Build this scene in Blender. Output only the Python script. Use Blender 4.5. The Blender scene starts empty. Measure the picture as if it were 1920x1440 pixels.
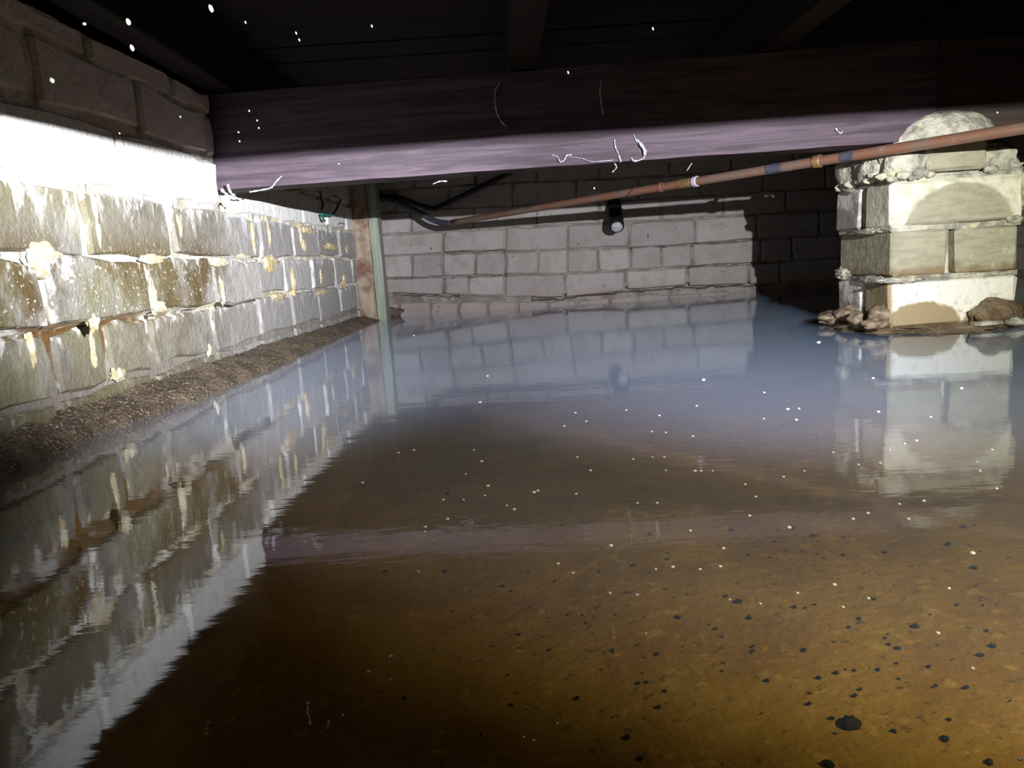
import bpy, bmesh, math, random
from mathutils import Vector, Matrix, noise

random.seed(7)
C = bpy.context.scene.collection
SC = bpy.context.scene
PI = math.pi

# ------------------------------------------------------------------ camera
FPX, PITCH, ROLL, CAM_H = 1387.0, math.radians(9.54), math.atan(0.066), 0.184
FW = Vector((0, math.cos(PITCH), -math.sin(PITCH)))
R0, U0 = Vector((1, 0, 0)), Vector((0, math.sin(PITCH), math.cos(PITCH)))
RC = R0 * math.cos(ROLL) - U0 * math.sin(ROLL)
UC = R0 * math.sin(ROLL) + U0 * math.cos(ROLL)
CAM = Vector((0, 0, CAM_H))
cam = bpy.data.objects.new('camera', bpy.data.cameras.new('camera'))
C.objects.link(cam)
m = Matrix.Identity(4)
for i in range(3):
    m[i][0], m[i][1], m[i][2], m[i][3] = RC[i], UC[i], -FW[i], CAM[i]
cam.matrix_world = m
cam.data.sensor_width = 36
cam.data.lens = FPX * 36 / 1920
cam.data.clip_start = 0.01
SC.camera = cam

# ------------------------------------------------------------------ world, torch, exposure
SC.view_settings.view_transform = 'Standard'
SC.view_settings.look = 'None'
SC.view_settings.exposure = 0.0
SC.view_settings.gamma = 1.0
SC.view_settings.use_curve_mapping = False
w = bpy.data.worlds.new('world'); SC.world = w; w.use_nodes = True
w.node_tree.nodes['Background'].inputs[0].default_value = (0.5, 0.55, 0.7, 1)
w.node_tree.nodes['Background'].inputs[1].default_value = 0.0006

TORCH = Vector((0.447, 0.05, 0.34))
def torch(name, aim, power, col, cone, blend, rad=0.004):
    l = bpy.data.lights.new(name, 'SPOT')
    l.energy, l.color, l.spot_size, l.spot_blend, l.shadow_soft_size = power, col, math.radians(cone), blend, rad
    o = bpy.data.objects.new(name, l); C.objects.link(o)
    o.location = TORCH
    o.rotation_euler = (Vector(aim) - TORCH).to_track_quat('-Z', 'Y').to_euler()
    return o
torch('torch_spill', (0.70, 2.2, 0.50), 66, (1.0, 0.98, 0.80), 86, 1.0)
torch('torch_flood', (0.36, 0.90, -0.06), 14.0, (1.0, 0.93, 0.64), 94, 0.6)
torch('torch_core', (0.02, 2.87, 0.28), 110, (0.80, 0.80, 1.0), 64, 1.0)
torch('torch_hotspot', (-0.55, 1.34, 0.45), 350, (0.95, 0.96, 1.0), 50, 1.0)

# ------------------------------------------------------------------ helpers
def ray(px, py):
    return FW + RC * ((px - 960) / FPX) + UC * ((720 - py) / FPX)
def at_y(px, py, Y):
    d = ray(px, py); return CAM + d * (Y / d.y)
def at_z(px, py, z=0.0):
    d = ray(px, py); return CAM + d * ((z - CAM_H) / d.z)
WL = 0.0283                                    # left wall is not quite square to the back wall
def xl(Y): return -0.6 + WL * Y
def at_l(px, py, off=0.0):
    d = ray(px, py)
    t = (-0.6 + off) / (d.x - WL * d.y)
    return CAM + d * t
BACK = 2.87

def link(name, me, mat=None, parent=None, kind=None, smooth=False):
    o = bpy.data.objects.new(name, me); C.objects.link(o)
    if mat: me.materials.append(mat)
    if parent: o.parent = parent
    if kind: o['kind'] = kind
    if smooth:
        for p in me.polygons: p.use_smooth = True
    return o
def mesh(name, verts, faces):
    me = bpy.data.meshes.new(name); me.from_pydata([tuple(v) for v in verts], [], faces); me.update(); return me
def from_bm(name, bm):
    bmesh.ops.recalc_face_normals(bm, faces=bm.faces)
    me = bpy.data.meshes.new(name); bm.to_mesh(me); bm.free(); return me
def tag(o, label, cat, group=None, kind=None):
    o['label'] = label; o['category'] = cat
    if group: o['group'] = group
    if kind: o['kind'] = kind
    return o
def empty(name, loc):
    o = bpy.data.objects.new(name, None); C.objects.link(o); o.location = loc; o.empty_display_size = 0.05
    return o
def put(o, parent):
    """parent a world-space mesh under an Empty that has only a location"""
    o.parent = parent; o.matrix_parent_inverse = Matrix.Translation(parent.location).inverted(); return o
def fbm(v, s=1.0, oct=3):
    return noise.fractal(Vector(v) * s, 1.0, 2.0, oct)

def brick_mesh(q, N, depth, proud, ch=0.004, jit=0.0015):
    """q: bl, br, tr, tl world points on the wall face. Worn brick: 10-point rim, chamfer, fan face. Returns mesh about its centre."""
    q = [Vector(p) for p in q]
    c = sum(q, Vector()) / 4
    ring = []
    for a, b, n in ((0, 1, 3), (1, 2, 2), (2, 3, 3), (3, 0, 2)):
        for k in range(n): ring.append(q[a].lerp(q[b], k / n))
    U = (q[1] - q[0]).normalized(); V = (q[3] - q[0]).normalized()
    ring = [p + U * random.gauss(0, jit) + V * random.gauss(0, jit) for p in ring]
    for k in (0, 3, 5, 8):                      # corners worn in a little
        ring[k] = ring[k].lerp(c, 0.012 + 0.02 * random.random())
    vs, fs, n = [], [], 10
    for p in ring: vs.append(p - N * depth - c)
    for p in ring: vs.append(p + N * (proud - ch) - c)
    for p in ring:
        d = (c - p); L = d.length
        vs.append(p + d * (ch * 1.1 / L) + N * (proud + random.gauss(0, ch * 0.12)) - c)
    vs.append(N * (proud + random.gauss(0, 0.0008)))
    for r in (0, 1):
        for k in range(n):
            fs.append((r*n+k, r*n+(k+1) % n, (r+1)*n+(k+1) % n, (r+1)*n+k))
    for k in range(n): fs.append((2*n+k, 2*n+(k+1) % n, 3*n))
    return mesh('brick', vs, fs), c
def add_brick(q, N, mat, parent, depth=0.05, proud=0.004, name='brick', **kw):
    me, c = brick_mesh(q, N, depth, proud, **kw)
    o = link(name, me, mat, parent); o.location = c - (parent.location if parent.type == 'EMPTY' else Vector())
    return o
def rough_box(name, size, mat, bev=0.006, jit=0.002, cuts=0, nz=0.0, ns=30.0):
    bm = bmesh.new(); bmesh.ops.create_cube(bm, size=1)
    bmesh.ops.scale(bm, vec=size, verts=bm.verts)
    if cuts: bmesh.ops.subdivide_edges(bm, edges=bm.edges, cuts=cuts, use_grid_fill=True)
    else: bmesh.ops.bevel(bm, geom=bm.edges, offset=bev, segments=1, affect='EDGES')
    sd = Vector((random.random()*50, random.random()*50, 0))
    for v in bm.verts:
        v.co += Vector((random.gauss(0, jit), random.gauss(0, jit), random.gauss(0, jit)))
        if nz: v.co += v.co.normalized() * nz * fbm(v.co + sd, ns)
    return from_bm(name, bm)
def lump(name, r, sub=3, amp=0.25, s=2.0, seed=0, flat=None):
    bm = bmesh.new(); bmesh.ops.create_icosphere(bm, subdivisions=sub, radius=1)
    for v in bm.verts:
        d = v.co.normalized()
        k = 1 + amp * fbm(d + Vector((seed * 3.1, seed, 0)), s, 4)
        v.co = Vector((d.x * r[0], d.y * r[1], d.z * r[2])) * k
        if flat is not None and v.co.z < flat: v.co.z = flat + 0.1 * (v.co.z - flat)
    return from_bm(name, bm)
def tube(name, pts, rads, n=10, cap=True):
    pts = [Vector(p) for p in pts]
    if not isinstance(rads, (list, tuple)): rads = [rads] * len(pts)
    vs, fs = [], []
    T0 = (pts[1] - pts[0]).normalized()
    side = T0.orthogonal().normalized()
    for i, p in enumerate(pts):
        T = (pts[min(i+1, len(pts)-1)] - pts[max(i-1, 0)]).normalized()
        side = (side - T * side.dot(T)).normalized(); b = T.cross(side)
        for k in range(n):
            a = 2 * PI * k / n
            vs.append(p + (side * math.cos(a) + b * math.sin(a)) * rads[i])
    for i in range(len(pts) - 1):
        for k in range(n):
            fs.append((i*n+k, i*n+(k+1) % n, (i+1)*n+(k+1) % n, (i+1)*n+k))
    if cap:
        fs.append(tuple(range(n))[::-1]); fs.append(tuple((len(pts)-1)*n+k for k in range(n)))
    return mesh(name, vs, fs)
def bend(pts, k=4):
    """smooth a polyline (Catmull-Rom)"""
    pts = [Vector(p) for p in pts]; out = []
    for i in range(len(pts) - 1):
        a, b, c, d = pts[max(i-1, 0)], pts[i], pts[i+1], pts[min(i+2, len(pts)-1)]
        for j in range(k):
            t = j / k
            out.append(0.5 * ((2*b) + (c-a)*t + (2*a-5*b+4*c-d)*t*t + (3*b-a-3*c+d)*t**3))
    out.append(pts[-1]); return out

# ------------------------------------------------------------------ materials
class NT:
    def __init__(s, name):
        s.m = bpy.data.materials.new(name); s.m.use_nodes = True; s.t = s.m.node_tree; s.n = s.t.nodes; s.n.clear()
        s.out = s.n.new('ShaderNodeOutputMaterial')
        s.geo = None
    def N(s, kind, **kw):
        x = s.n.new('ShaderNode' + kind)
        for k, v in kw.items(): setattr(x, k, v)
        return x
    def L(s, a, b): s.t.links.new(a, b)
    def pos(s):
        if not s.geo: s.geo = s.N('NewGeometry')
        return s.geo.outputs['Position']
    def xyz(s):
        x = s.N('SeparateXYZ'); s.L(s.pos(), x.inputs[0]); return x.outputs
    def noise(s, scale, detail=4, rough=0.6, vec=None, dist=0.0):
        x = s.N('TexNoise'); x.inputs['Scale'].default_value = scale; x.inputs['Detail'].default_value = detail
        x.inputs['Roughness'].default_value = rough; x.inputs['Distortion'].default_value = dist
        s.L(vec or s.pos(), x.inputs['Vector']); return x.outputs[0]
    def ramp(s, f, a, b, lo=0.0, hi=1.0):
        x = s.N('MapRange'); x.interpolation_type = 'SMOOTHSTEP'
        for k, v in zip((1, 2, 3, 4), (a, b, lo, hi)): x.inputs[k].default_value = v
        s.L(f, x.inputs[0]); return x.outputs[0]
    def math(s, op, a, b=None):
        x = s.N('Math', operation=op)
        for i, v in enumerate((a, b)):
            if v is None: continue
            if isinstance(v, (int, float)): x.inputs[i].default_value = v
            else: s.L(v, x.inputs[i])
        return x.outputs[0]
    def mix(s, f, a, b):
        x = s.N('Mix', data_type='RGBA')
        if isinstance(f, (int, float)): x.inputs[0].default_value = f
        else: s.L(f, x.inputs[0])
        for i, v in ((6, a), (7, b)):
            if isinstance(v, tuple): x.inputs[i].default_value = v + (1,)
            else: s.L(v, x.inputs[i])
        return x.outputs[2]
    def scaled(s, v):
        x = s.N('Mapping'); x.inputs['Scale'].default_value = v; s.L(s.pos(), x.inputs[0]); return x.outputs[0]
    def bump(s, h, strength=0.5, dist=0.003):
        x = s.N('Bump'); x.inputs['Strength'].default_value = strength; x.inputs['Distance'].default_value = dist
        s.L(h, x.inputs['Height']); return x.outputs[0]
    def bsdf(s, col, rough=0.9, normal=None, spec=0.3, **kw):
        x = s.N('BsdfPrincipled')
        if isinstance(col, tuple): x.inputs['Base Color'].default_value = col + (1,)
        else: s.L(col, x.inputs['Base Color'])
        if isinstance(rough, (int, float)): x.inputs['Roughness'].default_value = rough
        else: s.L(rough, x.inputs['Roughness'])
        x.inputs['Specular IOR Level'].default_value = spec
        for k, v in kw.items(): x.inputs[k].default_value = v
        if normal: s.L(normal, x.inputs['Normal'])
        s.L(x.outputs[0], s.out.inputs[0]); return s.m
    def rand(s):
        return s.N('ObjectInfo').outputs['Random']

def mat_brick_left():
    t = NT('damp_grey_brick')
    x, y, z = t.xyz()
    tc = t.N('TexCoord'); sp_ = t.N('SeparateXYZ'); t.L(tc.outputs['Generated'], sp_.inputs[0]); gy, gz = sp_.outputs[1], sp_.outputs[2]
    base = t.mix(t.rand(), (0.175, 0.16, 0.13), (0.29, 0.275, 0.245))
    base = t.mix(t.ramp(t.noise(24, 5, 0.7), 0.42, 0.62, 0, 0.55), base, (0.12, 0.11, 0.095))
    olive = t.ramp(t.noise(9, 4), 0.38, 0.54)
    band = t.math('MULTIPLY', t.ramp(z, 0.11, 0.15), t.ramp(z, 0.27, 0.21))
    band = t.math('MULTIPLY', band, t.ramp(y, 1.9, 1.3, 0.25, 1.0))
    base = t.mix(t.math('MULTIPLY', olive, t.math('ADD', t.math('MULTIPLY', band, 0.70), 0.28)), base, (0.105, 0.072, 0.026))
    base = t.mix(t.math('MULTIPLY', t.ramp(t.noise(6, 3), 0.40, 0.58), t.ramp(y, 1.35, 0.95, 0, 0.7)), base, (0.20, 0.19, 0.105))
    base = t.mix(t.math('MULTIPLY', t.ramp(t.math('ADD', z, t.math('MULTIPLY', t.noise(16), 0.03)), 0.162, 0.146), t.math('MULTIPLY', t.ramp(z, 0.125, 0.14), t.ramp(y, 1.25, 1.0))), base, (0.14, 0.072, 0.020))
    base = t.mix(t.math('MULTIPLY', t.ramp(t.math('ADD', y, t.math('MULTIPLY', t.noise(5), 0.3)), 1.45, 1.8), 0.75), base, t.mix(t.rand(), (0.36, 0.35, 0.34), (0.50, 0.49, 0.48)))  # far-end bricks lightened in colour to make up for weak torch light
    # lime bloom bleeding down from the joints, heaviest up the wall
    nz = t.math('SUBTRACT', t.noise(1, 5, 0.65, t.scaled((40, 40, 18))), 0.5)
    ey = t.math('MINIMUM', gy, t.math('SUBTRACT', 1.0, gy))
    edge = t.math('MAXIMUM', t.math('MULTIPLY', gz, 0.95), t.math('SUBTRACT', 1.0, t.math('MULTIPLY', ey, 4.5)))
    eff = t.ramp(t.math('ADD', edge, t.math('MULTIPLY', nz, 2.6)), 0.86, 1.18)
    eff = t.math('MULTIPLY', eff, t.ramp(t.noise(7, 3), 0.30, 0.52, 0.15, 1.0))
    eff = t.math('MULTIPLY', eff, t.ramp(z, 0.06, 0.20, 0.45, 0.95))
    st = t.ramp(t.noise(1, 5, 0.65, t.scaled((22, 22, 9))), 0.54, 0.64, 0, 0.7)
    eff = t.math('MAXIMUM', eff, t.math('MULTIPLY', st, t.ramp(z, 0.24, 0.32, 0.15, 1.0)))
    eff = t.math('MAXIMUM', eff, t.math('MULTIPLY', t.ramp(z, 0.302, 0.318), t.ramp(t.noise(30, 4), 0.28, 0.45, 0.72, 0.97)))
    base = t.mix(eff, base, (0.76, 0.755, 0.73))
    damp = t.ramp(t.math('ADD', z, t.math('MULTIPLY', t.noise(14), 0.05)), 0.085, 0.045)
    damp = t.math('MULTIPLY', damp, t.ramp(t.math('ADD', y, t.math('MULTIPLY', t.noise(8), 0.4)), 1.9, 1.2, 0.35, 0.8))
    base = t.mix(damp, base, (0.12, 0.10, 0.05))
    sp = t.ramp(t.noise(170, 2), 0.62, 0.70)
    base = t.mix(t.math('MULTIPLY', sp, t.math('MULTIPLY', band, 0.9)), base, (0.72, 0.71, 0.64))
    h = t.math('ADD', t.math('MULTIPLY', t.noise(160, 4), 0.6), t.noise(45, 3))
    return t.bsdf(base, 0.75, t.bump(h, 0.9, 0.005), 0.35)
def mat_mortar_left():
    t = NT('lime_mortar')
    x, y, z = t.xyz()
    n = t.ramp(t.noise(11, 3), 0.42, 0.64)
    c = t.mix(n, (0.72, 0.71, 0.66), (0.62, 0.57, 0.40))
    c = t.mix(t.ramp(t.noise(26, 4), 0.46, 0.60, 0, 0.75), c, (0.30, 0.28, 0.25))
    low = t.math('MULTIPLY', t.ramp(z, 0.19, 0.13), t.ramp(y, 1.45, 1.1))
    c = t.mix(t.math('MULTIPLY', low, t.ramp(t.noise(13, 3), 0.36, 0.5)), c, (0.15, 0.085, 0.03))
    c = t.mix(t.ramp(z, 0.12, 0.06, 0, 0.9), c, (0.22, 0.20, 0.175))
    return t.bsdf(c, 0.9, t.bump(t.noise(120, 4), 0.9, 0.005), 0.2)
def mat_smear(name='pale_mortar_smear', a=(0.62, 0.60, 0.50), b=(0.50, 0.42, 0.24)):
    t = NT(name)
    c = t.mix(t.ramp(t.noise(60, 3), 0.4, 0.6), a, b)
    return t.bsdf(c, 0.9, t.bump(t.noise(150, 4), 0.7, 0.003), 0.2)
def mat_brick_back():
    t = NT('pale_cement_brick')
    x, y, z = t.xyz()
    c = t.mix(t.rand(), (0.40, 0.38, 0.375), (0.50, 0.475, 0.46))
    c = t.mix(t.ramp(t.noise(16, 4), 0.42, 0.65, 0, 0.6), c, (0.35, 0.315, 0.28))
    c = t.mix(t.ramp(z, 0.065, 0.045, 0, 0.5), c, (0.42, 0.33, 0.31))
    c = t.mix(t.math('MULTIPLY', t.ramp(t.noise(75, 2), 0.66, 0.72), t.ramp(t.noise(12, 2), 0.45, 0.6)), c, (0.07, 0.07, 0.07))
    sp = t.ramp(t.noise(150, 3), 0.60, 0.68, 0, 0.35)
    c = t.mix(sp, c, (0.14, 0.13, 0.12))
    h = t.math('ADD', t.math('MULTIPLY', t.noise(170, 4), 0.6), t.noise(40, 3))
    return t.bsdf(c, 0.85, t.bump(h, 0.7, 0.004), 0.25)
def mat_mortar_back():
    t = NT('grey_joint_mortar')
    c = t.mix(t.ramp(t.noise(20, 4), 0.4, 0.6), (0.40, 0.375, 0.34), (0.25, 0.22, 0.19))
    return t.bsdf(c, 0.95, t.bump(t.noise(140, 4), 0.9, 0.005), 0.15)
def mat_timber(name, a, b, rough=0.75, grain=(3, 90, 90), spec=0.3, stain=None):
    t = NT(name)
    g = t.noise(1, 6, 0.65, t.scaled(grain), 0.6)
    c = t.mix(t.ramp(g, 0.35, 0.65), a, b)
    if stain: c = t.mix(t.ramp(t.noise(16, 5, 0.65), 0.42, 0.64), c, stain)
    return t.bsdf(c, rough, t.bump(g, 0.5, 0.002), spec)
def mat_pier(kind):
    t = NT('pier_brick_' + kind)
    tc = t.N('TexCoord'); s = t.N('SeparateXYZ'); t.L(tc.outputs['Object'], s.inputs[0])
    x, z = s.outputs[0], s.outputs[2]
    nz = t.math('SUBTRACT', t.noise(30, 4), 0.5)
    grey = t.mix(t.ramp(t.noise(1, 5, 0.6, t.scaled((25, 25, 110))), 0.4, 0.65), (0.42, 0.41, 0.315), (0.34, 0.325, 0.245))
    white = t.mix(t.ramp(t.noise(40, 4), 0.4, 0.66), (0.80, 0.80, 0.68), (0.60, 0.60, 0.46))
    if kind == 'arched':                      # lime bloom round an arch-shaped damp face
        e = t.math('ADD', t.math('POWER', t.math('DIVIDE', t.math('ADD', x, -0.006), 0.100), 2), t.math('POWER', t.math('DIVIDE', t.math('ADD', z, 0.052), 0.084), 2))
        f = t.ramp(t.math('ADD', e, t.math('MULTIPLY', nz, 0.35)), 0.92, 1.12)
        c = t.mix(f, grey, white)
    elif kind == 'bloomed':                   # white upper band above brown damp
        e = t.math('ADD', t.math('POWER', t.math('DIVIDE', t.math('ADD', x, 0.055), 0.075), 2), t.math('POWER', t.math('DIVIDE', t.math('ADD', z, 0.050), 0.052), 2))
        e2 = t.math('ADD', t.math('POWER', t.math('DIVIDE', t.math('ADD', x, -0.085), 0.070), 2), t.math('POWER', t.math('DIVIDE', t.math('ADD', z, 0.052), 0.050), 2))
        e = t.math('MINIMUM', e, e2)
        f = t.ramp(t.math('ADD', e, t.math('MULTIPLY', nz, 0.9)), 0.85, 1.15)
        f = t.math('MULTIPLY', f, t.ramp(x, -0.117, -0.108))
        c = t.mix(f, (0.36, 0.29, 0.18), t.mix(t.ramp(t.noise(60, 4), 0.56, 0.68, 0, 0.6), (0.88, 0.88, 0.85), (0.45, 0.44, 0.38)))
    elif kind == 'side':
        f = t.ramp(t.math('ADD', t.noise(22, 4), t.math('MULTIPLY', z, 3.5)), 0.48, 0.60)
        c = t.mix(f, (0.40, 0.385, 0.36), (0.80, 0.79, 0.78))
    else:
        c = t.mix(t.ramp(t.math('ADD', z, t.math('MULTIPLY', nz, 0.05)), -0.020, -0.042), grey, (0.26, 0.20, 0.12))
        c = t.mix(t.ramp(t.noise(34, 4), 0.62, 0.70, 0, 0.6), c, (0.6, 0.59, 0.48))
    h = t.math('ADD', t.math('MULTIPLY', t.noise(190, 4), 0.5), t.noise(50, 3))
    return t.bsdf(c, 0.85, t.bump(h, 0.7, 0.004), 0.25)
def mat_cement():
    t = NT('crumbly_cement')
    c = t.mix(t.ramp(t.noise(28, 5), 0.40, 0.62), (0.62, 0.61, 0.52), (0.30, 0.295, 0.26))
    c = t.mix(t.ramp(t.noise(20, 3), 0.58, 0.68), c, (0.70, 0.69, 0.48))
    h = t.math('ADD', t.noise(120, 4), t.noise(45, 3))
    return t.bsdf(c, 0.9, t.bump(h, 0.9, 0.006), 0.2)
def mat_silt():
    t = NT('orange_brown_silt')
    c = t.mix(t.ramp(t.noise(9, 4), 0.36, 0.64), (0.36, 0.20, 0.022), (0.49, 0.305, 0.042))
    c = t.mix(t.ramp(t.noise(70, 4), 0.55, 0.70, 0, 0.7), c, (0.66, 0.45, 0.12))
    c = t.mix(t.ramp(t.noise(120, 4, 0.7), 0.58, 0.72, 0, 0.8), c, (0.10, 0.06, 0.02))
    h = t.math('ADD', t.noise(130, 4), t.noise(35, 3))
    return t.bsdf(c, 0.95, t.bump(h, 0.45, 0.005), 0.1)
def mat_mud(name='gritty_mud', k=1.0, spk=0.85):
    t = NT(name)
    c = t.mix(t.ramp(t.noise(18, 4), 0.40, 0.62), (0.09 * k, 0.062 * k, 0.038 * k), (0.18 * k, 0.135 * k, 0.09 * k))
    c = t.mix(t.ramp(t.noise(260, 3), 0.56, 0.64, 0, spk), c, (0.50, 0.46, 0.38))
    c = t.mix(t.ramp(t.noise(120, 2), 0.62, 0.68, 0, spk), c, (0.34, 0.20, 0.10))
    h = t.math('ADD', t.noise(200, 4), t.noise(70, 3))
    return t.bsdf(c, 0.6, t.bump(h, 1.0, 0.008), 0.5)
def mat_copper():
    t = NT('tarnished_copper')
    c = t.mix(t.ramp(t.noise(14, 4), 0.42, 0.62), (0.31, 0.155, 0.10), (0.27, 0.19, 0.155))
    c = t.mix(t.ramp(t.noise(60, 3), 0.60, 0.72, 0, 0.6), c, (0.36, 0.33, 0.30))
    return t.bsdf(c, 0.48, t.bump(t.noise(120, 3), 0.25, 0.001), 0.5, Metallic=0.35)
def mat_plain(name, col, rough=0.7, spec=0.4, n=80, var=0.35, **kw):
    t = NT(name)
    c = t.mix(t.ramp(t.noise(n, 3), 0.35, 0.65), col, tuple(v * (1 - var) for v in col))
    return t.bsdf(c, rough, t.bump(t.noise(n * 2, 3), 0.3, 0.001), spec, **kw)
def mat_water():
    t = NT('murky_water')
    wn = t.noise(1, 3, 0.55, t.scaled((9, 26, 1)))
    wn2 = t.noise(1, 3, 0.6, t.scaled((26, 110, 1)))
    nrm = t.bump(t.math('ADD', wn, t.math('MULTIPLY', wn2, 0.22)), 0.022, 0.01)
    lw = t.N('LayerWeight'); lw.inputs[0].default_value = 0.5; t.L(nrm, lw.inputs['Normal'])
    r = t.math('ADD', t.math('MULTIPLY', t.math('POWER', lw.outputs['Facing'], 5.0), 0.98), 0.02)
    g = t.N('NewGeometry')
    r = t.math('MULTIPLY', r, t.math('SUBTRACT', 1.0, g.outputs['Backfacing']))
    tr = t.N('BsdfTransparent'); gl = t.N('BsdfGlossy')
    gl.inputs['Roughness'].default_value = 0.035; t.L(nrm, gl.inputs['Normal'])
    gl.inputs['Color'].default_value = (0.95, 0.97, 1, 1)
    mx = t.N('MixShader'); t.L(r, mx.inputs[0]); t.L(tr.outputs[0], mx.inputs[1]); t.L(gl.outputs[0], mx.inputs[2])
    t.L(mx.outputs[0], t.out.inputs[0])
    vs = t.N('VolumeScatter'); vs.inputs['Color'].default_value = (0.21, 0.33, 0.60, 1)
    vs.inputs['Density'].default_value = 4.5; vs.inputs['Anisotropy'].default_value = -0.3
    va = t.N('VolumeAbsorption'); va.inputs['Color'].default_value = (0.70, 0.66, 0.60, 1); va.inputs['Density'].default_value = 7.0
    ad = t.N('AddShader'); t.L(vs.outputs[0], ad.inputs[0]); t.L(va.outputs[0], ad.inputs[1])
    t.L(ad.outputs[0], t.out.inputs['Volume'])
    return t.m

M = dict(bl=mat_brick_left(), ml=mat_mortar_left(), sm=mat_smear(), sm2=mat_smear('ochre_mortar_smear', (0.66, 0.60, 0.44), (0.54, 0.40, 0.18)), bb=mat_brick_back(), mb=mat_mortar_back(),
         beam=mat_timber('dark_bearer_timber', (0.054, 0.040, 0.052), (0.115, 0.085, 0.110), 0.7),
         beam2=mat_timber('blackish_bearer_timber', (0.040, 0.031, 0.030), (0.065, 0.05, 0.048), 0.8),
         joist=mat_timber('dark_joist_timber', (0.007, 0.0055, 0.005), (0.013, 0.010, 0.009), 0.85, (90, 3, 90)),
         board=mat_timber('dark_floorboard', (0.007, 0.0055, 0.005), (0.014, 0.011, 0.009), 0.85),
         post=mat_timber('stained_post_timber', (0.42, 0.36, 0.27), (0.30, 0.23, 0.17), 0.8, (90, 90, 6), 0.2, (0.19, 0.10, 0.075)),
         post2=mat_timber('green_post_timber', (0.38, 0.43, 0.34), (0.28, 0.32, 0.26), 0.85, (90, 90, 6), 0.2),
         pg=mat_pier('plain'), pa=mat_pier('arched'), pw=mat_pier('bloomed'), ps=mat_pier('side'), cem=mat_cement(),
         silt=mat_silt(), mud=mat_mud(), mud2=mat_mud('smooth_tan_mud', 1.8, 0.3), cu=mat_copper(), water=mat_water(),
         brass=mat_plain('yellowed_brass', (0.36, 0.23, 0.10), 0.5, 0.5, Metallic=0.4),
         blue=mat_plain('blue_grey_tape_and_shade', (0.085, 0.085, 0.12), 0.6),  # also stands in for shade on the far pipe elbow
         black=mat_plain('black_rubber', (0.012, 0.012, 0.016), 0.55),
         cap=mat_plain('pale_pipe_end', (0.62, 0.62, 0.70), 0.6),
         green=mat_plain('teal_wire', (0.02, 0.20, 0.19), 0.5),
         wall_dark=mat_plain('dark_render', (0.12, 0.11, 0.10), 0.95),
         web=mat_plain('dusty_web', (0.55, 0.57, 0.64), 0.8, n=300),
         thread=mat_plain('fine_thread', (0.004, 0.004, 0.004), 0.9, 0.0),
         sac=mat_plain('pale_yellow_sac', (0.85, 0.84, 0.66), 0.6, n=300),
         bubble=mat_plain('bubble_glint_white', (0.95, 0.95, 0.92), 0.12, 1.0, n=300, var=0.03),  # near-white base colour stands in for torch glints on the bubbles
         crumb=mat_plain('dark_crumb', (0.030, 0.022, 0.016), 0.8, n=200),
         stone=mat_plain('muddy_stone', (0.36, 0.28, 0.20), 0.65, 0.5, n=70, var=0.6),
         knot=mat_plain('white_web_tuft', (0.8, 0.8, 0.85), 0.8, n=200))

# ------------------------------------------------------------------ floor, water
def grid(name, xs, ys, zf):
    vs = [Vector((x, y, zf(x, y))) for y in ys for x in xs]; n = len(xs)
    return mesh(name, vs, [(j*n+i, j*n+i+1, (j+1)*n+i+1, (j+1)*n+i) for j in range(len(ys)-1) for i in range(n-1)])
lin = lambda a, b, n: [a + (b - a) * k / (n - 1) for k in range(n)]
me = grid('floor', lin(-0.72, 2.5, 130), lin(-0.7, 2.95, 150),
          lambda x, y: -0.058 + 0.010 * fbm((x, y, 0), 2.2) + 0.0022 * fbm((x, y, 5), 22))
link('floor', me, M['silt'], kind='structure', smooth=True)

bm = bmesh.new(); bmesh.ops.create_cube(bm, size=1)
for v in bm.verts:
    v.co = Vector((-0.70 if v.co.x < 0 else 2.46, -0.66 if v.co.y < 0 else 2.93, -0.085 if v.co.z < 0 else 0.0))
o = link('flood_water', from_bm('flood_water', bm), M['water'])
tag(o, 'still murky blue-grey flood water over the brown silt', 'water', kind='stuff')

# ------------------------------------------------------------------ left wall
def wall_step(Y, z):
    """the nearer stretch of wall stands proud of the rest, toothed at its end"""
    if z < 0.137: return 0.0
    return 0.029 if Y < (1.622 if z < 0.2226 else 1.452) else 0.0
def wall_back_left(Y, z):
    p = Vector((xl(Y) + wall_step(Y, z), Y, z)); return p + Vector((-1, WL, 0)) * (0.001 + 0.0035 * (0.5 - fbm(p, 26)))
ys, zs = lin(0.15, 2.87, 300), lin(-0.09, 0.520, 80)
vs = [wall_back_left(Y, z) for z in zs for Y in ys]; n = len(ys)
wall_left = link('wall_left', mesh('wall_left', vs, [(j*n+i, j*n+i+1, (j+1)*n+i+1, (j+1)*n+i) for j in range(len(zs)-1) for i in range(n-1)]), M['ml'], kind='structure', smooth=True)
NL = Vector((1, -WL, 0)).normalized()
rows = [(-0.044, 0.046, 0.92), (0.046, 0.137, 0.925), (0.137, 0.2226, 1.13), (0.2226, 0.3136, 0.985), (0.3136, 0.405, 1.10), (0.405, 0.486, 0.93), (0.486, 0.522, 1.06)]
GAPL = 0.006
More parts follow.
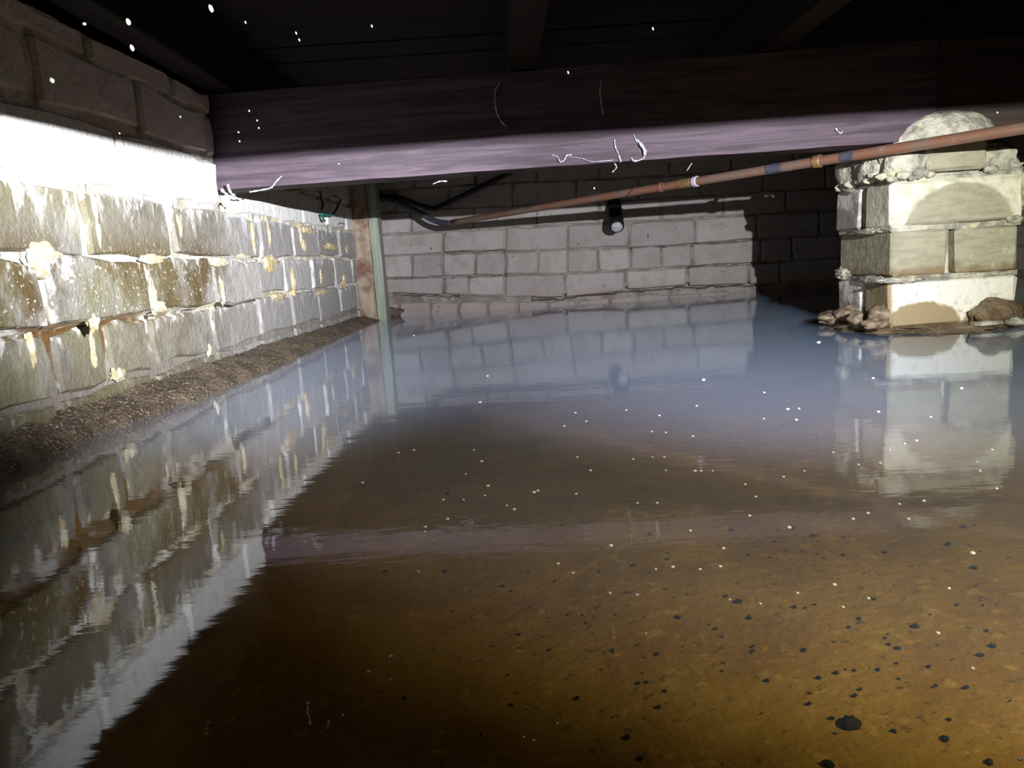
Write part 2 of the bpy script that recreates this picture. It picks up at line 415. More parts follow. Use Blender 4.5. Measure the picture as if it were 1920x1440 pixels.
for r, (z0, z1, ph) in enumerate(rows):
    js = [ph + 0.2425 * k for k in range(-4, 9)]
    if r == 1: js += [1.045]
    js = sorted(js)
    for a, b in zip(js, js[1:]):
        segs = [(a, b)]
        if r >= 4:                                   # pocket where the bearer enters the wall
            segs = [(max(a, lo), min(b, hi)) for lo, hi in ((0, 1.45), (1.535, 3)) if min(b, hi) - max(a, lo) > 0.02]
        for a2, b2 in segs:
            if b2 < 0.2 or a2 > 2.80: continue
            b2 = min(b2, 2.86)
            g = random.uniform(0.0025, 0.0075)
            st_ = wall_step((a2 + b2) / 2, (z0 + z1) / 2)
            q = [Vector((xl(Y) + st_, Y, z)) for Y, z in ((a2 + g, z0 + g), (b2 - g, z0 + g), (b2 - g, z1 - g), (a2 + g, z1 - g))]
            for p in q: p.z += random.gauss(0, 0.0015)
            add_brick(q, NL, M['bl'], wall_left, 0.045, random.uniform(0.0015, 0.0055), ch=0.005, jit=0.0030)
# mortar squeezed out over the joints
def smear(px, py, rx, rz, sd):
    p = at_l(px, py)
    o = link('mortar_smear', lump('mortar_smear', (0.0052 if px < 470 else 0.0075, rx * .9, rz * (.9 if px < 470 else 1.25)), 4, 0.38, 1.7, sd, None), M['sm' if px < 470 else 'sm2'], wall_left, smooth=True)
    o.location = p + NL * 0.001 + Vector((wall_step(p.y, p.z), 0, 0))
for k, (px, py, rx, rz) in enumerate([(35, 488, .040, .022), (80, 520, .022, .016), (130, 385, .006, .034), (139, 440, .006, .022), (300, 430, .014, .040), (380, 492, .05, .010),
        (250, 488, .05, .008), (505, 495, .060, .017), (455, 483, .05, .010), (620, 463, .085, .009), (567, 460, .018, .014), (648, 468, .03, .014),
        (547, 528, .012, .03), (598, 517, .012, .022), (643, 525, .030, .022), (520, 556, .06, .007), (602, 549, .07, .006), (250, 560, .008, .030),
        (262, 578, .022, .010), (385, 548, .008, .03), (390, 655, .008, .014), (470, 440, .010, .03), (500, 440, .010, .03), (560, 440, .012, .028), (575, 432, .06, .010),
        (220, 702, .022, .012), (130, 600, .012, .02), (55, 655, .006, .028), (170, 660, .008, .030), (418, 410, .012, .03)]):
    smear(px, py, rx, rz, k)

# ------------------------------------------------------------------ back wall
NB = Vector((0, -1, 0))
def poly(pts):
    def f(x):
        if x <= pts[0][0]: (a, ya), (b, yb) = pts[0], pts[1]
        elif x >= pts[-1][0]: (a, ya), (b, yb) = pts[-2], pts[-1]
        else:
            for (a, ya), (b, yb) in zip(pts, pts[1:]):
                if a <= x <= b: break
        return ya + (yb - ya) * (x - a) / (b - a)
    return f
Wb = poly([(700, 622), (1430, 580)])
Wt = poly([(722, 567), (862, 565), (1053, 563), (1089, 561), (1195, 554), (1430, 543), (1600, 532)])
Kl = poly([(722, 551), (831, 554), (947, 557), (1053, 560), (1064, 556), (1173, 545), (1289, 537), (1427, 533), (1600, 524)])
J2 = poly([(722, 522), (947, 516), (1062, 513), (1178, 507), (1427, 493), (1600, 482)])
J3 = poly([(720, 480), (831, 475), (1064, 468), (1180, 464), (1298, 458), (1427, 448), (1600, 438)])
J4 = poly([(715, 441), (831, 433), (1058, 422), (1182, 417), (1307, 410), (1418, 402), (1600, 391)])
def up(f, d0, sl=0.0): return lambda x: f(x) - d0 - sl * (x - 700)
J5, J6, J7, J8, J9 = up(J4, 42), up(J4, 84), up(J4, 126), up(J4, 168), up(J4, 210)
def pix(p):
    v = p - CAM; k = FPX / v.dot(FW); return 960 + k * v.dot(RC), 720 - k * v.dot(UC)
CRACKS = [(Kl, 1000, 1445, 4.5, 0.03), (J3, 1185, 1445, 3.0, 0.022), (J2, 1290, 1445, 2.6, 0.02), (J2, 722, 948, 3.0, 0.02), (Kl, 740, 860, 4.0, 0.02), (J3, 831, 948, 2.5, 0.012)]
xs, zs = lin(-0.72, 2.4, 330), lin(-0.09, 0.62, 150); n = len(xs)
def wb(x, z):
    p = Vector((x, BACK + 0.002 + 0.005 * (0.5 - fbm((x, 3.3, z), 22)), z))
    px, py = pix(p)
    for f, a, b, hw, dp in CRACKS:
        if a < px < b and abs(py - f(px) + (2 if f is Kl else 0) - 2.5 * fbm((x, 1, 0), 14)) < hw: p.y += dp
    return p
vs = [wb(x, z) for z in zs for x in xs]
wall_back = link('wall_back', mesh('wall_back', vs, [(j*n+i, j*n+i+1, (j+1)*n+i+1, (j+1)*n+i) for j in range(len(zs)-1) for i in range(n-1)]), M['mb'], kind='structure', smooth=False)
ext = lambda l, st: l + [l[-1] + st * k for k in range(1, 8) if l[-1] + st * k < 2150]
back_rows = [(Wb, Wt, ext([690, 749, 806, 860, 915, 971, 1028, 1084, 1144, 1197, 1255, 1313, 1372, 1430], 116)),
             (Kl, J2, ext([700, 832, 878, 946, 1059, 1173, 1289, 1404, 1462], 116)),
             (J2, J3, ext([700, 773, 831, 891, 948, 1008, 1064, 1122, 1182, 1240, 1298, 1427, 1485], 116)),
             (J3, J4, ext([700, 831, 947, 1064, 1180, 1304, 1420], 116)),
             (J4, J5, ext([655, 771, 888, 1007, 1123, 1240, 1357, 1474], 116)),
             (J5, J6, ext([628, 742, 844, 962, 1081, 1198, 1316, 1432], 116)),
             (J6, J7, ext([660, 776, 892, 1008, 1124, 1256, 1372, 1488], 116)),
             (J7, J8, ext([628, 742, 844, 962, 1081, 1198, 1316, 1432], 116)),
             (J8, J9, ext([660, 776, 892, 1008, 1124, 1256, 1372, 1488], 116))]
for r, (lo, hi, js) in enumerate(back_rows):
    for a, b in zip(js, js[1:]):
        g = random.uniform(0.9, 2.0)
        q = [at_y(px, py, BACK) for px, py in ((a + g, lo(a) - g), (b - g, lo(b) - g), (b - g, hi(b) + g), (a + g, hi(a) + g))]
        add_brick(q, NB, M['bb'], wall_back, 0.03, random.uniform(0.003, 0.008), ch=0.005, jit=0.0018)

# ------------------------------------------------------------------ bearers, joists, floorboards
def beam_mesh(name, pts_front, thick, z0, z1, nseg=60, amp=0.0015):
    """a sawn timber from a to b (front bottom edge), worn a little"""
    a, b = Vector(pts_front[0]), Vector(pts_front[1])
    d = (b - a).normalized(); nrm = Vector((-d.y, d.x, 0))
    prof = [(0.004, 0), (0, 0.004), (0, 0.25), (0, 0.5), (0, 0.75), (0, 0.996), (1, 0.996), (1, 0.004), (0.97, 0)]
    vs, fs = [], []; n = len(prof)
    for i in range(nseg + 1):
        p = a.lerp(b, i / nseg)
        for u, v in prof:
            q = p + nrm * (u * thick) + Vector((0, 0, z0 + (z1 - z0) * v))
            q += nrm * amp * fbm(q, 9) + Vector((0, 0, amp * fbm(q + Vector((9, 9, 9)), 9)))
            vs.append(q)
    for i in range(nseg):
        for k in range(n): fs.append((i*n+k, (i+1)*n+k, (i+1)*n+(k+1) % n, i*n+(k+1) % n))
    fs.append(tuple(range(n))); fs.append(tuple(nseg*n+k for k in range(n))[::-1])
    return from_bm(name, (lambda bm: (bm.from_mesh(mesh(name, vs, fs)), bm)[1])(bmesh.new()))
BEAM_Z = 0.3495
def beam_front(X): return 1.45 + (1.395 - 1.45) * (X + 0.6) / 1.5
o = link('floor_bearer', beam_mesh('floor_bearer', ((-0.557, beam_front(-0.557), 0), (0.80, beam_front(0.80), 0)), 0.072, BEAM_Z, 0.522), M['beam'])
tag(o, 'dark purple-brown timber bearer spanning from the left brick wall to the brick pier', 'beam')
o = link('floor_bearer', beam_mesh('floor_bearer', ((0.803, beam_front(0.803) + .006, 0), (2.35, beam_front(2.35), 0)), 0.066, BEAM_Z + .004, 0.522), M['beam2'])
tag(o, 'blackish timber bearer running on to the right from the top of the brick pier', 'beam')
o = link('floor_bearer', beam_mesh('floor_bearer', ((-0.585, 0.345, 0), (2.35, 0.325, 0)), 0.075, 0.3555, 0.522), M['beam'])
tag(o, 'second dark timber bearer overhead, nearest the camera, above the torch beam', 'beam')
ceiling = empty('ceiling', (0, 0, 0.625)); ceiling['kind'] = 'structure'
Y = -0.6
k = 0
while Y < 2.87:
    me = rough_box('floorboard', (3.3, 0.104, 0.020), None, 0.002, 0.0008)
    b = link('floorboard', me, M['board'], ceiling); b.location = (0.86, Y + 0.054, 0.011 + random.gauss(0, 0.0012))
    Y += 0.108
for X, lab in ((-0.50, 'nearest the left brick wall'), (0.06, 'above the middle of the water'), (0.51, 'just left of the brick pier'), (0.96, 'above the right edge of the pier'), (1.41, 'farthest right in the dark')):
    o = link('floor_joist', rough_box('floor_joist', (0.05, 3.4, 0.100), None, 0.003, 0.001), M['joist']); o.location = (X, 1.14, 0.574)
    tag(o, 'dark timber floor joist ' + lab, 'joist', 'joists under the floorboards')

# ------------------------------------------------------------------ post in the far left corner
pb = at_y(688, 596, 2.66); pt = at_y(676, 400, 2.66)
root = empty('timber_post', (pb.x, 2.69, 0.0))
def box_between(name, x0, x1, y0, y1, z0, z1, mat, lean=0.0):
    bm = bmesh.new(); bmesh.ops.create_cube(bm, size=1)
    bmesh.ops.subdivide_edges(bm, edges=[e for e in bm.edges if abs(e.verts[0].co.z - e.verts[1].co.z) > .5], cuts=7)
    for v in bm.verts:
        z = z0 + (z1 - z0) * (v.co.z + .5)
        v.co = Vector((x0 if v.co.x < 0 else x1, y0 if v.co.y < 0 else y1, z)) + Vector((lean * z + random.gauss(0, .0008), random.gauss(0, .0008), 0))
    return link(name, from_bm(name, bm), mat)
x0 = at_y(672, 560, 2.66).x; x1 = at_y(704, 560, 2.66).x; x2 = at_y(724, 560, 2.69).x
put(box_between('post_stud', x0, x1, 2.66, 2.74, -0.06, 0.522, M['post']), root)
put(box_between('side_batten', x1 + .0005, x2, 2.672, 2.75, -0.06, 0.50, M['post2']), root)
tag(root, 'stained timber post with a greenish batten standing in the far left corner', 'post')

# ------------------------------------------------------------------ brick pier
CX, CY, PR = at_y(1666, 560, 1.405).x, 1.405, math.radians(-2)
pier = empty('brick_pier', (CX, CY, 0.0)); pier.rotation_euler = (0, 0, PR)
PW = 0.243
def pbrick(x0, x1, y0, y1, z0, z1, mat, jit=0.0016, name='brick'):
    g = 0.003
    me = rough_box(name, (x1-x0-2*g, y1-y0-2*g, z1-z0-2*g), None, 0.006, jit)
    o = link(name, me, mat, pier); o.location = ((x0+x1)/2, (y0+y1)/2, (z0+z1)/2); return o
Z = [0.004, 0.098, 0.193, 0.283, 0.3475]
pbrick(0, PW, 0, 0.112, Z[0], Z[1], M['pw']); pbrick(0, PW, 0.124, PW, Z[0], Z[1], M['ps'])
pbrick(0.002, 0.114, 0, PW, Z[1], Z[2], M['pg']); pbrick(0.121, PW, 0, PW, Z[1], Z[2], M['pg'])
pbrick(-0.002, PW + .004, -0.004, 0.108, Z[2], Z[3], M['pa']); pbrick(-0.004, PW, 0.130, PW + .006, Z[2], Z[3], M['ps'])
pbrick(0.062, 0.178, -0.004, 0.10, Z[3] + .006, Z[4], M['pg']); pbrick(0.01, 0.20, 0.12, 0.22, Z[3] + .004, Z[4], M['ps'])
core = link('mortar_core', rough_box('mortar_core', (PW - 0.06, PW - 0.06, 0.338), None, 0.004, 0.001), M['cem'], pier)
core.location = (PW / 2, PW / 2, 0.172)
for zb in Z[1:4]:
    o = link('mortar_bed', rough_box('mortar_bed', (PW - 0.008, PW - 0.008, 0.010), None, 0.003, 0.001, 6, 0.003, 60), M['cem'], pier); o.location = (PW / 2, PW / 2, zb)
def plump(name, loc, r, sd, amp=0.35, s=2.2, sub=4, mat='cem', flat=None):
    o = link(name, lump(name, r, sub, amp, s, sd, flat), M[mat], pier, smooth=True); o.location = loc; return o
plump('mortar_lump', (0.098, 0.006, 0.350), (0.092, 0.036, 0.050), 3, 0.10, 1.3, 4, 'cem', -0.002)
plump('mortar_lump', (0.215, 0.045, 0.305), (0.036, 0.040, 0.036), 5, 0.22, 1.6)
plump('mortar_lump', (0.240, 0.06, 0.292), (0.028, 0.045, 0.014), 6, 0.3)
plump('mortar_lump', (0.032, 0.020, 0.316), (0.040, 0.030, 0.036), 7, 0.22, 1.5)
plump('mortar_lump', (0.005, 0.085, 0.315), (0.028, 0.055, 0.033), 8, 0.25, 1.5)
plump('mortar_lump', (0.000, 0.175, 0.316), (0.024, 0.050, 0.038), 9, 0.22, 1.5)
for k, (a_, b_, c_, r_) in enumerate([(0.050, -0.004, 0.291, .016), (0.022, -0.004, 0.290, .014), (-.006, .02, .292, .012), (-.008, .05, .298, .012), (-.008, .075, .290, .010), (-.008, .11, .292, .011), (-.01, .15, .290, .014), (-.01, .2, .288, .012), (0.180, -0.003, 0.290, .013), (0.0, -.004, .284, .010), (.036, -.006, .284, .008), (.07, -.004, .288, .009)]):
    plump('mortar_crumb', (a_, b_, c_), (r_, r_ * .7, r_ * .6), 40 + k, 0.3, 1.8, 3)
plump('mortar_lump', (0.242, 0.012, 0.248), (0.008, 0.022, 0.038), 13, 0.25)
plump('mortar_lump', (0.228, -0.001, 0.197), (0.014, 0.008, 0.008), 14, 0.3)
plump('mortar_lump', (-0.003, 0.10, 0.192), (0.006, 0.07, 0.006), 17, 0.4, 3)
plump('mortar_lump', (-0.002, 0.07, 0.098), (0.006, 0.06, 0.008), 18, 0.4, 3)
plump('mortar_lump', (-0.003, 0.205, 0.107), (0.010, 0.03, 0.012), 19, 0.4, 3)
plump('mortar_lump', (0.02, -0.003, 0.098), (0.04, 0.007, 0.006), 20, 0.4, 3)
tag(pier, 'crumbling pale brick pier with a rough cement cap holding up the bearer', 'pier')

# ------------------------------------------------------------------ mud, stones
wl = [(-300, 1015), (0, 890), (100, 848), (200, 805), (300, 770), (400, 735), (480, 703), (550, 672), (620, 638), (690, 610), (722, 598), (748, 592)]
edge = [at_z(px, py) for px, py in wl]
E = []
for a, b in zip(edge, edge[1:]):
    for j in range(14): E.append(a.lerp(b, j / 14))
E.append(edge[-1])
vs, fs, n = [], [], 15
for i, p in enumerate(E):
    f = i / len(E)
    top = Vector((xl(min(p.y, 2.86)) - 0.004, min(p.y + 0.10 * (1 if p.y > 2.4 else 0), 2.88), 0.034 - 0.012 * min(1, max(0, (p.y - 1.6)))))
    for k in range(n):
        t = k / (n - 1) * 1.25 - 0.25
        q = p.lerp(top, t) if t >= 0 else p + Vector((0.035 * -t / .25, 0, -0.05 * -t / .25))
        if t >= 0: q.z = top.z * (t ** 0.75)
        amp = 0.009 if t > 0 else 0.004
        q.z += amp * (1.2 - abs(t - .4)) * (fbm(q, 30, 4)) * 0.8
        q.x += 0.006 * fbm(q + Vector((5, 1, 2)), 24, 3)
        vs.append(q)
for i in range(len(E) - 1):
    for k in range(n - 1): fs.append((i*n+k, (i+1)*n+k, (i+1)*n+k+1, i*n+k+1))
o = link('mud_bank', from_bm('mud_bank', (lambda bm: (bm.from_mesh(mesh('mud_bank', vs, fs)), bm)[1])(bmesh.new())), M['mud'], smooth=True)
tag(o, 'gritty brown mud bank sloping from the left brick wall to the water', 'mud', kind='stuff')

# mud flat and stones about the pier's foot
me = lump('mud_patch', (0.165, 0.16, 0.014), 5, 0.22, 2.5, 4)
o = link('mud_patch', me, M['mud2'], smooth=True); o.location = (0.84, 1.51, 0.0)
tag(o, 'low brown mud patch around the foot of the brick pier', 'mud', kind='stuff')
def stone(px, py, Y, r, sd, lab, mat='stone', name='stone'):
    p = at_y(px, py, Y)
    o = link(name, lump(name, r, 3, 0.35, 1.6, sd), M[mat], smooth=True); o.location = p
    tag(o, lab, 'stone' if name == 'stone' else 'mud', 'stones at the foot of the pier' if name == 'stone' else None); return o
stone(1568, 596, 1.60, (.040, .035, .016), 31, 'flat brown stone leftmost at the foot of the pier')
stone(1612, 600, 1.47, (.024, .022, .018), 32, 'rounded tan stone in front of the left face of the pier')
stone(1648, 590, 1.42, (.020, .020, .018), 33, 'small tan stone against the left corner of the pier')
stone(1640, 607, 1.40, (.026, .018, .012), 34, 'low wet stone at the waterline below the pier corner')
stone(1588, 588, 1.56, (.026, .026, .016), 35, 'dark brown stone tucked behind the rounded tan one')
stone(728, 586, 2.80, (.050, .04, .020), 39, 'brown mud heaped in the far left corner beside the post', 'mud', 'mud_mound')
stone(1868, 588, 1.385, (.050, .028, .026), 36, 'dark mound of mud slumped against the right front of the pier', 'mud2', 'mud_mound')
stone(1905, 603, 1.355, (.018, .012, .008), 37, 'pale broken stone in the water right of the mud mound', 'cem')
stone(1850, 606, 1.36, (.030, .010, .005), 38, 'thin pale flat stone lying below the mud mound', 'cem')

# ------------------------------------------------------------------ pipes
P0, P1 = at_y(833, 420, 2.62), at_y(1915, 243, 1.22)
d = (P1 - P0)
far = [at_y(700, 369, 2.80), at_y(745, 379, 2.76), at_y(785, 398, 2.70), at_y(815, 414, 2.65)]
root = empty('copper_pipe', P0)
path = bend(far + [P0 + d * 0.015], 4) + [P0 + d * t for t in lin(0.03, 1.25, 40)]
for i, p in enumerate(path):
    if i > 16: p.z += 0.003 * math.sin((i - 16) / 41 * PI)
RP = 0.0098
e_ = put(link('pipe_elbow', tube('pipe_elbow', path[:18], RP * 1.02, 14), M['blue'], smooth=True), root); e_['label'] = 'elbow coloured dark for the shadow it lies in'  # far bend of the pipe: its shadow is put into the dark colour
put(link('pipe_run', tube('pipe_run', path[17:], RP, 14), M['cu'], smooth=True), root)
def coupling(px, mat, ln, rad):
    t = min(lin(0, 1.2, 600), key=lambda q: abs((lambda v: 960 + FPX * (v - CAM).dot(RC) / (v - CAM).dot(FW))(P0 + d * q) - px))
    c = P0 + d * t; i = min(range(len(path)), key=lambda j: (path[j] - c).length); c.z = path[i].z
    u = d.normalized() * ln
    put(link('coupling', tube('coupling', [c - u, c - u * .8, c + u * .8, c + u], [rad * .92, rad, rad, rad * .92], 14), M[mat], smooth=False), root); return c
coupling(1285, 'brass', 0.020, 0.0108); coupling(1306, 'cap', 0.006, 0.0122)
coupling(1455, 'blue', 0.020, 0.0104); c = coupling(1533, 'brass', 0.008, 0.0125); coupling(1590, 'blue', 0.016, 0.0103)
coupling(1240, 'cu', 0.006, 0.0112)
put(link('pipe_clip', tube('pipe_clip', [c + Vector((0, 0, .006)), c + Vector((.012, .02, .014)), c + Vector((0.018, .05, .0155))], .004, 6), M['brass']), root)
tag(root, 'tarnished copper pipe running from the far left corner past the pier', 'pipe')
pp = [at_y(700, 366, 2.82), at_y(748, 371, 2.81), at_y(785, 384, 2.80), at_y(812, 391, 2.79), at_y(832, 384, 2.79), at_y(935, 334, 2.78), at_y(1020, 290, 2.77)]
o = link('black_pipe', tube('black_pipe', bend(pp, 4), 0.0095, 12), M['black'], smooth=True)
tag(o, 'dark bent pipe dipping in a V behind the copper pipe on the far wall', 'pipe')
o = link('black_pipe', tube('black_pipe', [at_y(702, 374, 2.80), at_y(735, 376, 2.80)], 0.006, 10), M['black'], smooth=True)
tag(o, 'short dark pipe stub beside the top of the timber post', 'pipe')

# hanging black pipe stub with a pale end
a, b = at_y(1151, 384, 2.845), at_y(1156, 424, 2.70)
root = empty('pipe_stub', a)
u = (b - a).normalized()
put(link('stub_body', tube('stub_body', [a, b, b + u * 0.006], [0.0275, 0.0275, 0.0235], 18, cap=True), M['black'], smooth=False), root)
bm = bmesh.new(); bmesh.ops.create_icosphere(bm, subdivisions=3, radius=0.0205)
for v in bm.verts: v.co.z *= 0.5
e = link('stub_plug', from_bm('stub_plug', bm), M['cap'], smooth=True)
e.location = b + u * 0.004 + Vector((0.001, 0, -0.001)); e.rotation_euler = u.to_track_quat('Z', 'Y').to_euler(); put(e, root); e['label'] = 'pale plug in the open end'
put(link('stub_bracket', tube('stub_bracket', [a + Vector((0, 0.03, 0.012)), a + Vector((0, 0.0, 0.012))], 0.02, 12), M['black']), root)
tag(root, 'short black pipe stub with a pale end sticking out of the far brick wall', 'pipe')

# teal wire zigzag on the far end of the left wall
zig = [(628, 368), (640, 374), (634, 384), (631, 392), (623, 404), (603, 402), (606, 412), (609, 414)]
o = link('teal_wire', tube('teal_wire', [at_l(px, py, 0.019) for px, py in zig], 0.0036, 7), M['green'])
tag(o, 'teal wire bent in a zigzag on the left wall beside the timber post', 'wire')
o = link('dark_line', tube('dark_line', bend([at_l(600, 358, .010), at_l(602, 372, .009), at_l(606, 382, .009), at_l(603, 393, .008)], 3), 0.0030, 6), M['black'])  # thin dark tube drawn as a dark line down the wall
tag(o, 'short dark line running down the left wall under the bearer', 'wire')

# ------------------------------------------------------------------ cobwebs
def web(pts, Y, r, lab, sag=0.0, name='cobweb_strand', beads=0):
    P = bend([at_y(px, py, Y + (random.random() - .5) * 0.006) for px, py in pts], 5)
    rr = [r * (0.5 + random.random()) for _ in P]
    o = link(name, tube(name, P, rr, 6), M['web']); tag(o, lab, 'cobweb', 'cobwebs on the bearer'); return o
bfY = lambda px: beam_front(at_y(px, 280, 1.42).x) - 0.004
web([(1188, 252), (1193, 264), (1203, 272), (1211, 284), (1206, 297), (1190, 302), (1184, 296)], bfY(1195), .0014, 'bright hooked cobweb clump on the lit strip of the bearer')
web([(1195, 262), (1205, 276), (1209, 290)], bfY(1200) - .004, .0024, 'thick white fold of web inside the hooked clump')
web([(1152, 262), (1154, 276), (1160, 290), (1164, 304)], bfY(1158), .0013, 'straight cobweb strand left of the hooked clump on the bearer')
web([(1036, 291), (1045, 294), (1050, 303), (1058, 300), (1062, 292), (1072, 290)], bfY(1050), .0013, 'small looped cobweb ring on the lower bearer face')
web([(1060, 293), (1090, 297), (1110, 303), (1150, 300)], bfY(1100), .0006, 'long faint cobweb line along the lower bearer face')
web([(937, 155), (929, 170), (928, 190), (932, 212), (940, 228), (950, 238)], bfY(935), .0011, 'curved dusty cobweb on the shaded bearer face')
web([(1128, 150), (1125, 170), (1127, 192), (1131, 215)], bfY(1128), .0010, 'straight dusty cobweb on the shaded bearer face')
web([(468, 360), (486, 357), (508, 352), (516, 342), (528, 330)], bfY(500), .0014, 'cobweb rising along the bearer edge near the left wall')
web([(1152, 306), (1156, 314), (1148, 323)], bfY(1150) + .01, .0010, 'short cobweb dangling under the middle of the bearer')
web([(1297, 306), (1288, 320)], bfY(1290) + .01, .0008, 'short cobweb dangling under the bearer left of the pipe clip')
web([(812, 345), (825, 340), (838, 340)], bfY(825) + .02, .0011, 'cobweb wisp under the bearer above the dark bent pipe')
web([(415, 355), (427, 366), (442, 371), (455, 378)], bfY(435) - .012, .0022, 'white fibrous web lump at the left end of the bearer')
web([(427, 346), (433, 362), (441, 366)], bfY(435) - .014, .0020, 'upright white web tuft at the left end of the bearer')
web([(1567, 242), (1575, 250), (1580, 246)], bfY(1570), .0012, 'tiny web fleck on the bearer left of the pier')

# pale sacs and specks hanging on threads from the floor above
def hang(px, py, Y, rx, rz, lab, mat='sac', group=None, tilt=0.3):
    rx *= .8; rz *= .8
    p = at_y(px, py, Y)
    o = empty('spider_sac' if rx > .0009 else 'dust_speck', p)
    b = link('sac_body' if rx > .0009 else 'speck_body', lump('sac_body', (rx, rx, rz), 2, 0.12, 1.5, px), M[mat], o, smooth=True); b.rotation_euler = (0, -tilt, 0)
    t = link('thread', tube('thread', [Vector((0, 0, 0)), Vector((0, 0, 0.627 - p.z))], 0.00003, 3), M['thread'], o)
    tag(o, lab, 'sac' if rx > .0009 else 'speck', group); return o
hang(240, 41, .50, .0019, .0027, 'pale hanging sac, upper of the two strung together at top left')
hang(247, 90, .50, .0017, .0028, 'pale hanging sac, lower of the two strung together at top left')
hang(395, 16, .50, .0018, .0031, 'single pale elongated sac hanging highest above the bearer end')
hang(97, 151, .50, .0020, .0022, 'yellowish round sac hanging before the dark upper left wall')
hang(158, 45, .50, .0015, .0011, 'dull small sac hanging left of the strung pair')
for px, py in [(460, 42), (555, 62), (561, 75), (697, 49), (338, 219), (224, 250), (467, 208), (482, 226), (485, 240), (447, 248), (449, 265), (635, 307), (1065, 136), (1224, 54), (1870, 211), (1568, 242), (1114, 353)]:
    hang(px, py, .52 if py < 200 else .8, .00065 if py < 200 else .0010, .0012, *((('tiny pale dust speck hanging before the dark floor joists', 'web', 'dust specks under the joists') if py < 150 else ('tiny pale dust speck hanging before the shaded left end of the bearer', 'web', 'dust specks at the bearer end') if px < 500
        else ('tiny pale dust speck hanging %s' % {635: 'before the lit bearer strip above the timber post', 1870: 'just right of the cement cap', 1568: 'before the bearer just left of the cement cap', 1114: 'beneath the bearer above the black pipe stub'}[px], 'web', 'dust specks at the bearer'))))

# ------------------------------------------------------------------ bubbles on the water
BUB = [(797,988),(796,997),(839,973),(1145,1023),(1046,1057),(1074,1074),(1194,1115),(1229,1067),(1261,1063),(784,1072),(734,1232),(899,1237),(1210,1188),(1143,1112),(1046,1357),(982,1383),(1001,1389),(692,1261),(643,1341),
 (1479,989),(1350,1062),(1312,1067),(1564,1096),(1823,1037),(1599,973),(1405,967),(1779,1103),(1628,1122),(1758,1187),(1823,1253),(1580,1138),(1425,1132),(1368,1124),(1294,995),(1356,1028),(1627,962),(1703,973),(1495,1112),(1912,1424),
 (915,911),(1001,923),(1008,920),(831,937),(888,844),(869,937),(747,849),(776,844),(903,865),(680,905),(1058,799),(1099,790),(1079,774),(1174,769),(1236,779),(1248,811),(1222,809),(1082,857),(1187,861),(1223,857),(1245,857),(1195,943),(1232,943),(1248,882),(950,948),(964,955),(900,754),(776,629),(914,705),(873,889),(909,929),(1107,882),(1080,926),
 (1535,642),(1319,712),(1433,736),(1637,709),(1803,728),(1477,767),(1498,766),(1493,787),(1432,785),(1745,782),(1299,818),(1303,883),(1314,883),(1336,883),(1508,883),(1562,848),(1668,844),(1609,871),(1397,908),(1469,894),(1868,916),(1686,945),(1837,883),(1718,826),(1696,832),(1647,772),(1306,761),(1860,843),(1832,866),(1650,868),(1732,939),(1417,931),(320,908),(526,980)]
BIG = {(915, 911): 'largest white bubble floating in the middle of the water', (1001, 923): 'white bubble with a small one behind it, right of the largest middle bubble',
       (1145, 1023): 'bright lone bubble over the silt below the mirrored cobweb', (1303, 883): 'bright bubble leading a short row left of the mirrored pier',
       (734, 1232): 'bright lone bubble in the dark lower left water', (1823, 1037): 'bright bubble near the right edge below the mirrored pier',
       (1535, 642): 'pale fleck of foam floating just left of the pier foot', (1479, 989): 'bright bubble touching a dark crumb below the mirrored pier',
       (320, 908): 'round white bubble floating over the mirrored left wall', (1319, 712): 'pale bubble on the blue-grey water, farthest lone one below the far wall'}
def bubble_label(px, py):
    if (px, py) in BIG: return BIG[(px, py)], 'bubbles on the water'
    if py >= 1150: return 'tiny pale bubble on the dim water nearest the camera', 'bubbles nearest the camera'
    if px >= 1570 and py < 950: return 'tiny pale bubble over the mirror image of the brick pier', 'bubbles over the mirrored pier'
    if px < 560: return 'small bubble at the foot of the mirrored left wall', 'bubbles on the water'
    if py < 730: return 'tiny bubble far out on the blue-grey water toward the far wall', 'bubbles far out'
    if py < 960: return ('tiny pale bubble on the grey water left of the mirrored pier' if px > 1270 else 'tiny pale bubble on the grey middle of the water'), ('bubbles left of the mirrored pier' if px > 1270 else 'bubbles mid-water')
    return ('tiny pale bubble above the lit brown silt on the right' if px > 1270 else 'tiny pale bubble above the lit brown silt in the centre'), ('bubbles above the silt on the right' if px > 1270 else 'bubbles above the silt in the centre')
bme = lump('bubble', (1, 1, .62), 2, 0.05, 1.5, 2, flat=-0.1); bme.materials.append(M['bubble'])
for p in bme.polygons: p.use_smooth = True
for px, py in BUB:
    p = at_z(px, py); D = (p - CAM).length
    r = D * (3.8 if (px, py) in BIG else random.uniform(2.2, 3.3)) * (1.25 if py > 950 else 1.0) / FPX
    o = bpy.data.objects.new('bubble', bme); C.objects.link(o); o.location = p + Vector((0, 0, r * .02)); o.scale = (r, r, r)
    o.rotation_euler = (0, 0, random.random() * 6)
    tag(o, bubble_label(px, py)[0], 'bubble', bubble_label(px, py)[1])

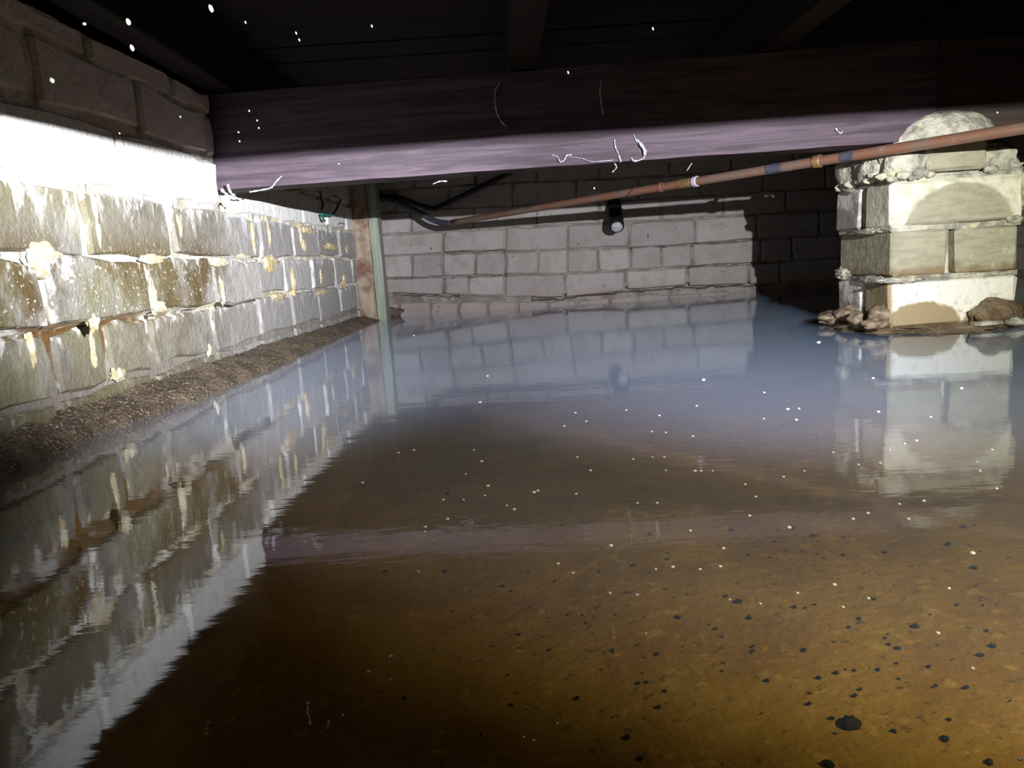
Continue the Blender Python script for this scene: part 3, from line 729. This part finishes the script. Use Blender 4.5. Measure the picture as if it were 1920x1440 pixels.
# ------------------------------------------------------------------ dark crumbs on the silt
CR3 = [(273,102,8),(620,90,6),(905,240,5),(312,502,10),(245,470,5),(376,593,7),(992,600,7),(1308,640,9),(1745,752,7),(1675,803,7),(683,775,7),(396,753,5),(396,778,5),(187,655,5),(475,946,6),(765,930,6),(865,903,6),(1000,995,5),(970,1030,6),(712,1075,6),(840,1158,6),(1188,1233,7),(1475,1275,10),(1500,1165,5),(820,1415,13),(1725,1405,9),(1425,975,5),(1215,938,4),(1595,985,6),(1210,765,7),(1160,743,5),(1140,707,4),(935,647,5),(745,520,4),(630,532,6),(690,538,4),(1640,312,7),(1495,178,7),(1580,82,7),(1140,225,5),(370,240,5),(1100,885,6),(965,890,5),(1385,868,5),(1205,850,4),(220,893,4),(735,132,6),(520,165,4),(1545,520,4),(1710,667,5)]
CR2 = [(583,332,7),(247,333,5),(1060,537,4),(997,687,6),(1172,773,5),(1525,777,6),(1775,797,6),(1670,743,4),(1893,590,8),(1327,1045,7),(1785,1095,7),(1820,1007,6),(1672,962,6),(1718,955,5),(955,1085,7),(935,918,5),(355,1045,6),(1610,1265,8),(1680,1385,8),(1735,125,6),(1835,262,5),(1647,295,5),(1200,388,5),(905,415,5),(1355,580,4),(1375,620,4),(1053,340,4)]
crumbs = [(1280 + x/3, 960 + y/3, s) for x, y, s in CR3] + [(640 + x/3, 960 + y/3, s) for x, y, s in CR2] + [(840, 925, 7)]
for _ in range(80):
    crumbs.append((random.uniform(900, 1915), random.uniform(960, 1380), random.uniform(1.8, 3.2)))
cme = [lump('silt_crumb', (1, .8, .55), 3, 0.45, 2.2, 60 + k) for k in range(4)]
for c_ in cme:
    c_.materials.append(M['crumb'])
    for p_ in c_.polygons: p_.use_smooth = True
zf = lambda x, y: -0.058 + 0.010 * fbm((x, y, 0), 2.2) + 0.0022 * fbm((x, y, 5), 22)
def crumb(px, py, s, lab, group, name='silt_crumb'):
    p = at_z(px, py, -0.056)
    for _ in range(3): p = at_z(px, py, zf(p.x, p.y) + .001)
    r = (p - CAM).length * s / FPX
    o = bpy.data.objects.new(name, random.choice(cme)); C.objects.link(o); o.location = p; o.scale = (r, r, r)
    o.rotation_euler = (0, 0, random.random() * 6); tag(o, lab, 'debris', group)
for px, py, s in crumbs:
    size = 'large' if s >= 7 else 'middling' if s >= 4.5 else 'tiny'
    side = 'on the right' if px > 1280 else 'in the centre'
    deep = 'nearest the camera' if py > 1210 else 'farther out'
    crumb(px, py, s * .66, size + ' dark crumb under water on the brown silt ' + side + ', ' + deep, size + ' dark crumbs ' + side + ' ' + deep)
crumb(1595, 1357, 17, 'largest dark clod on the silt at lower right', None, 'silt_clod')
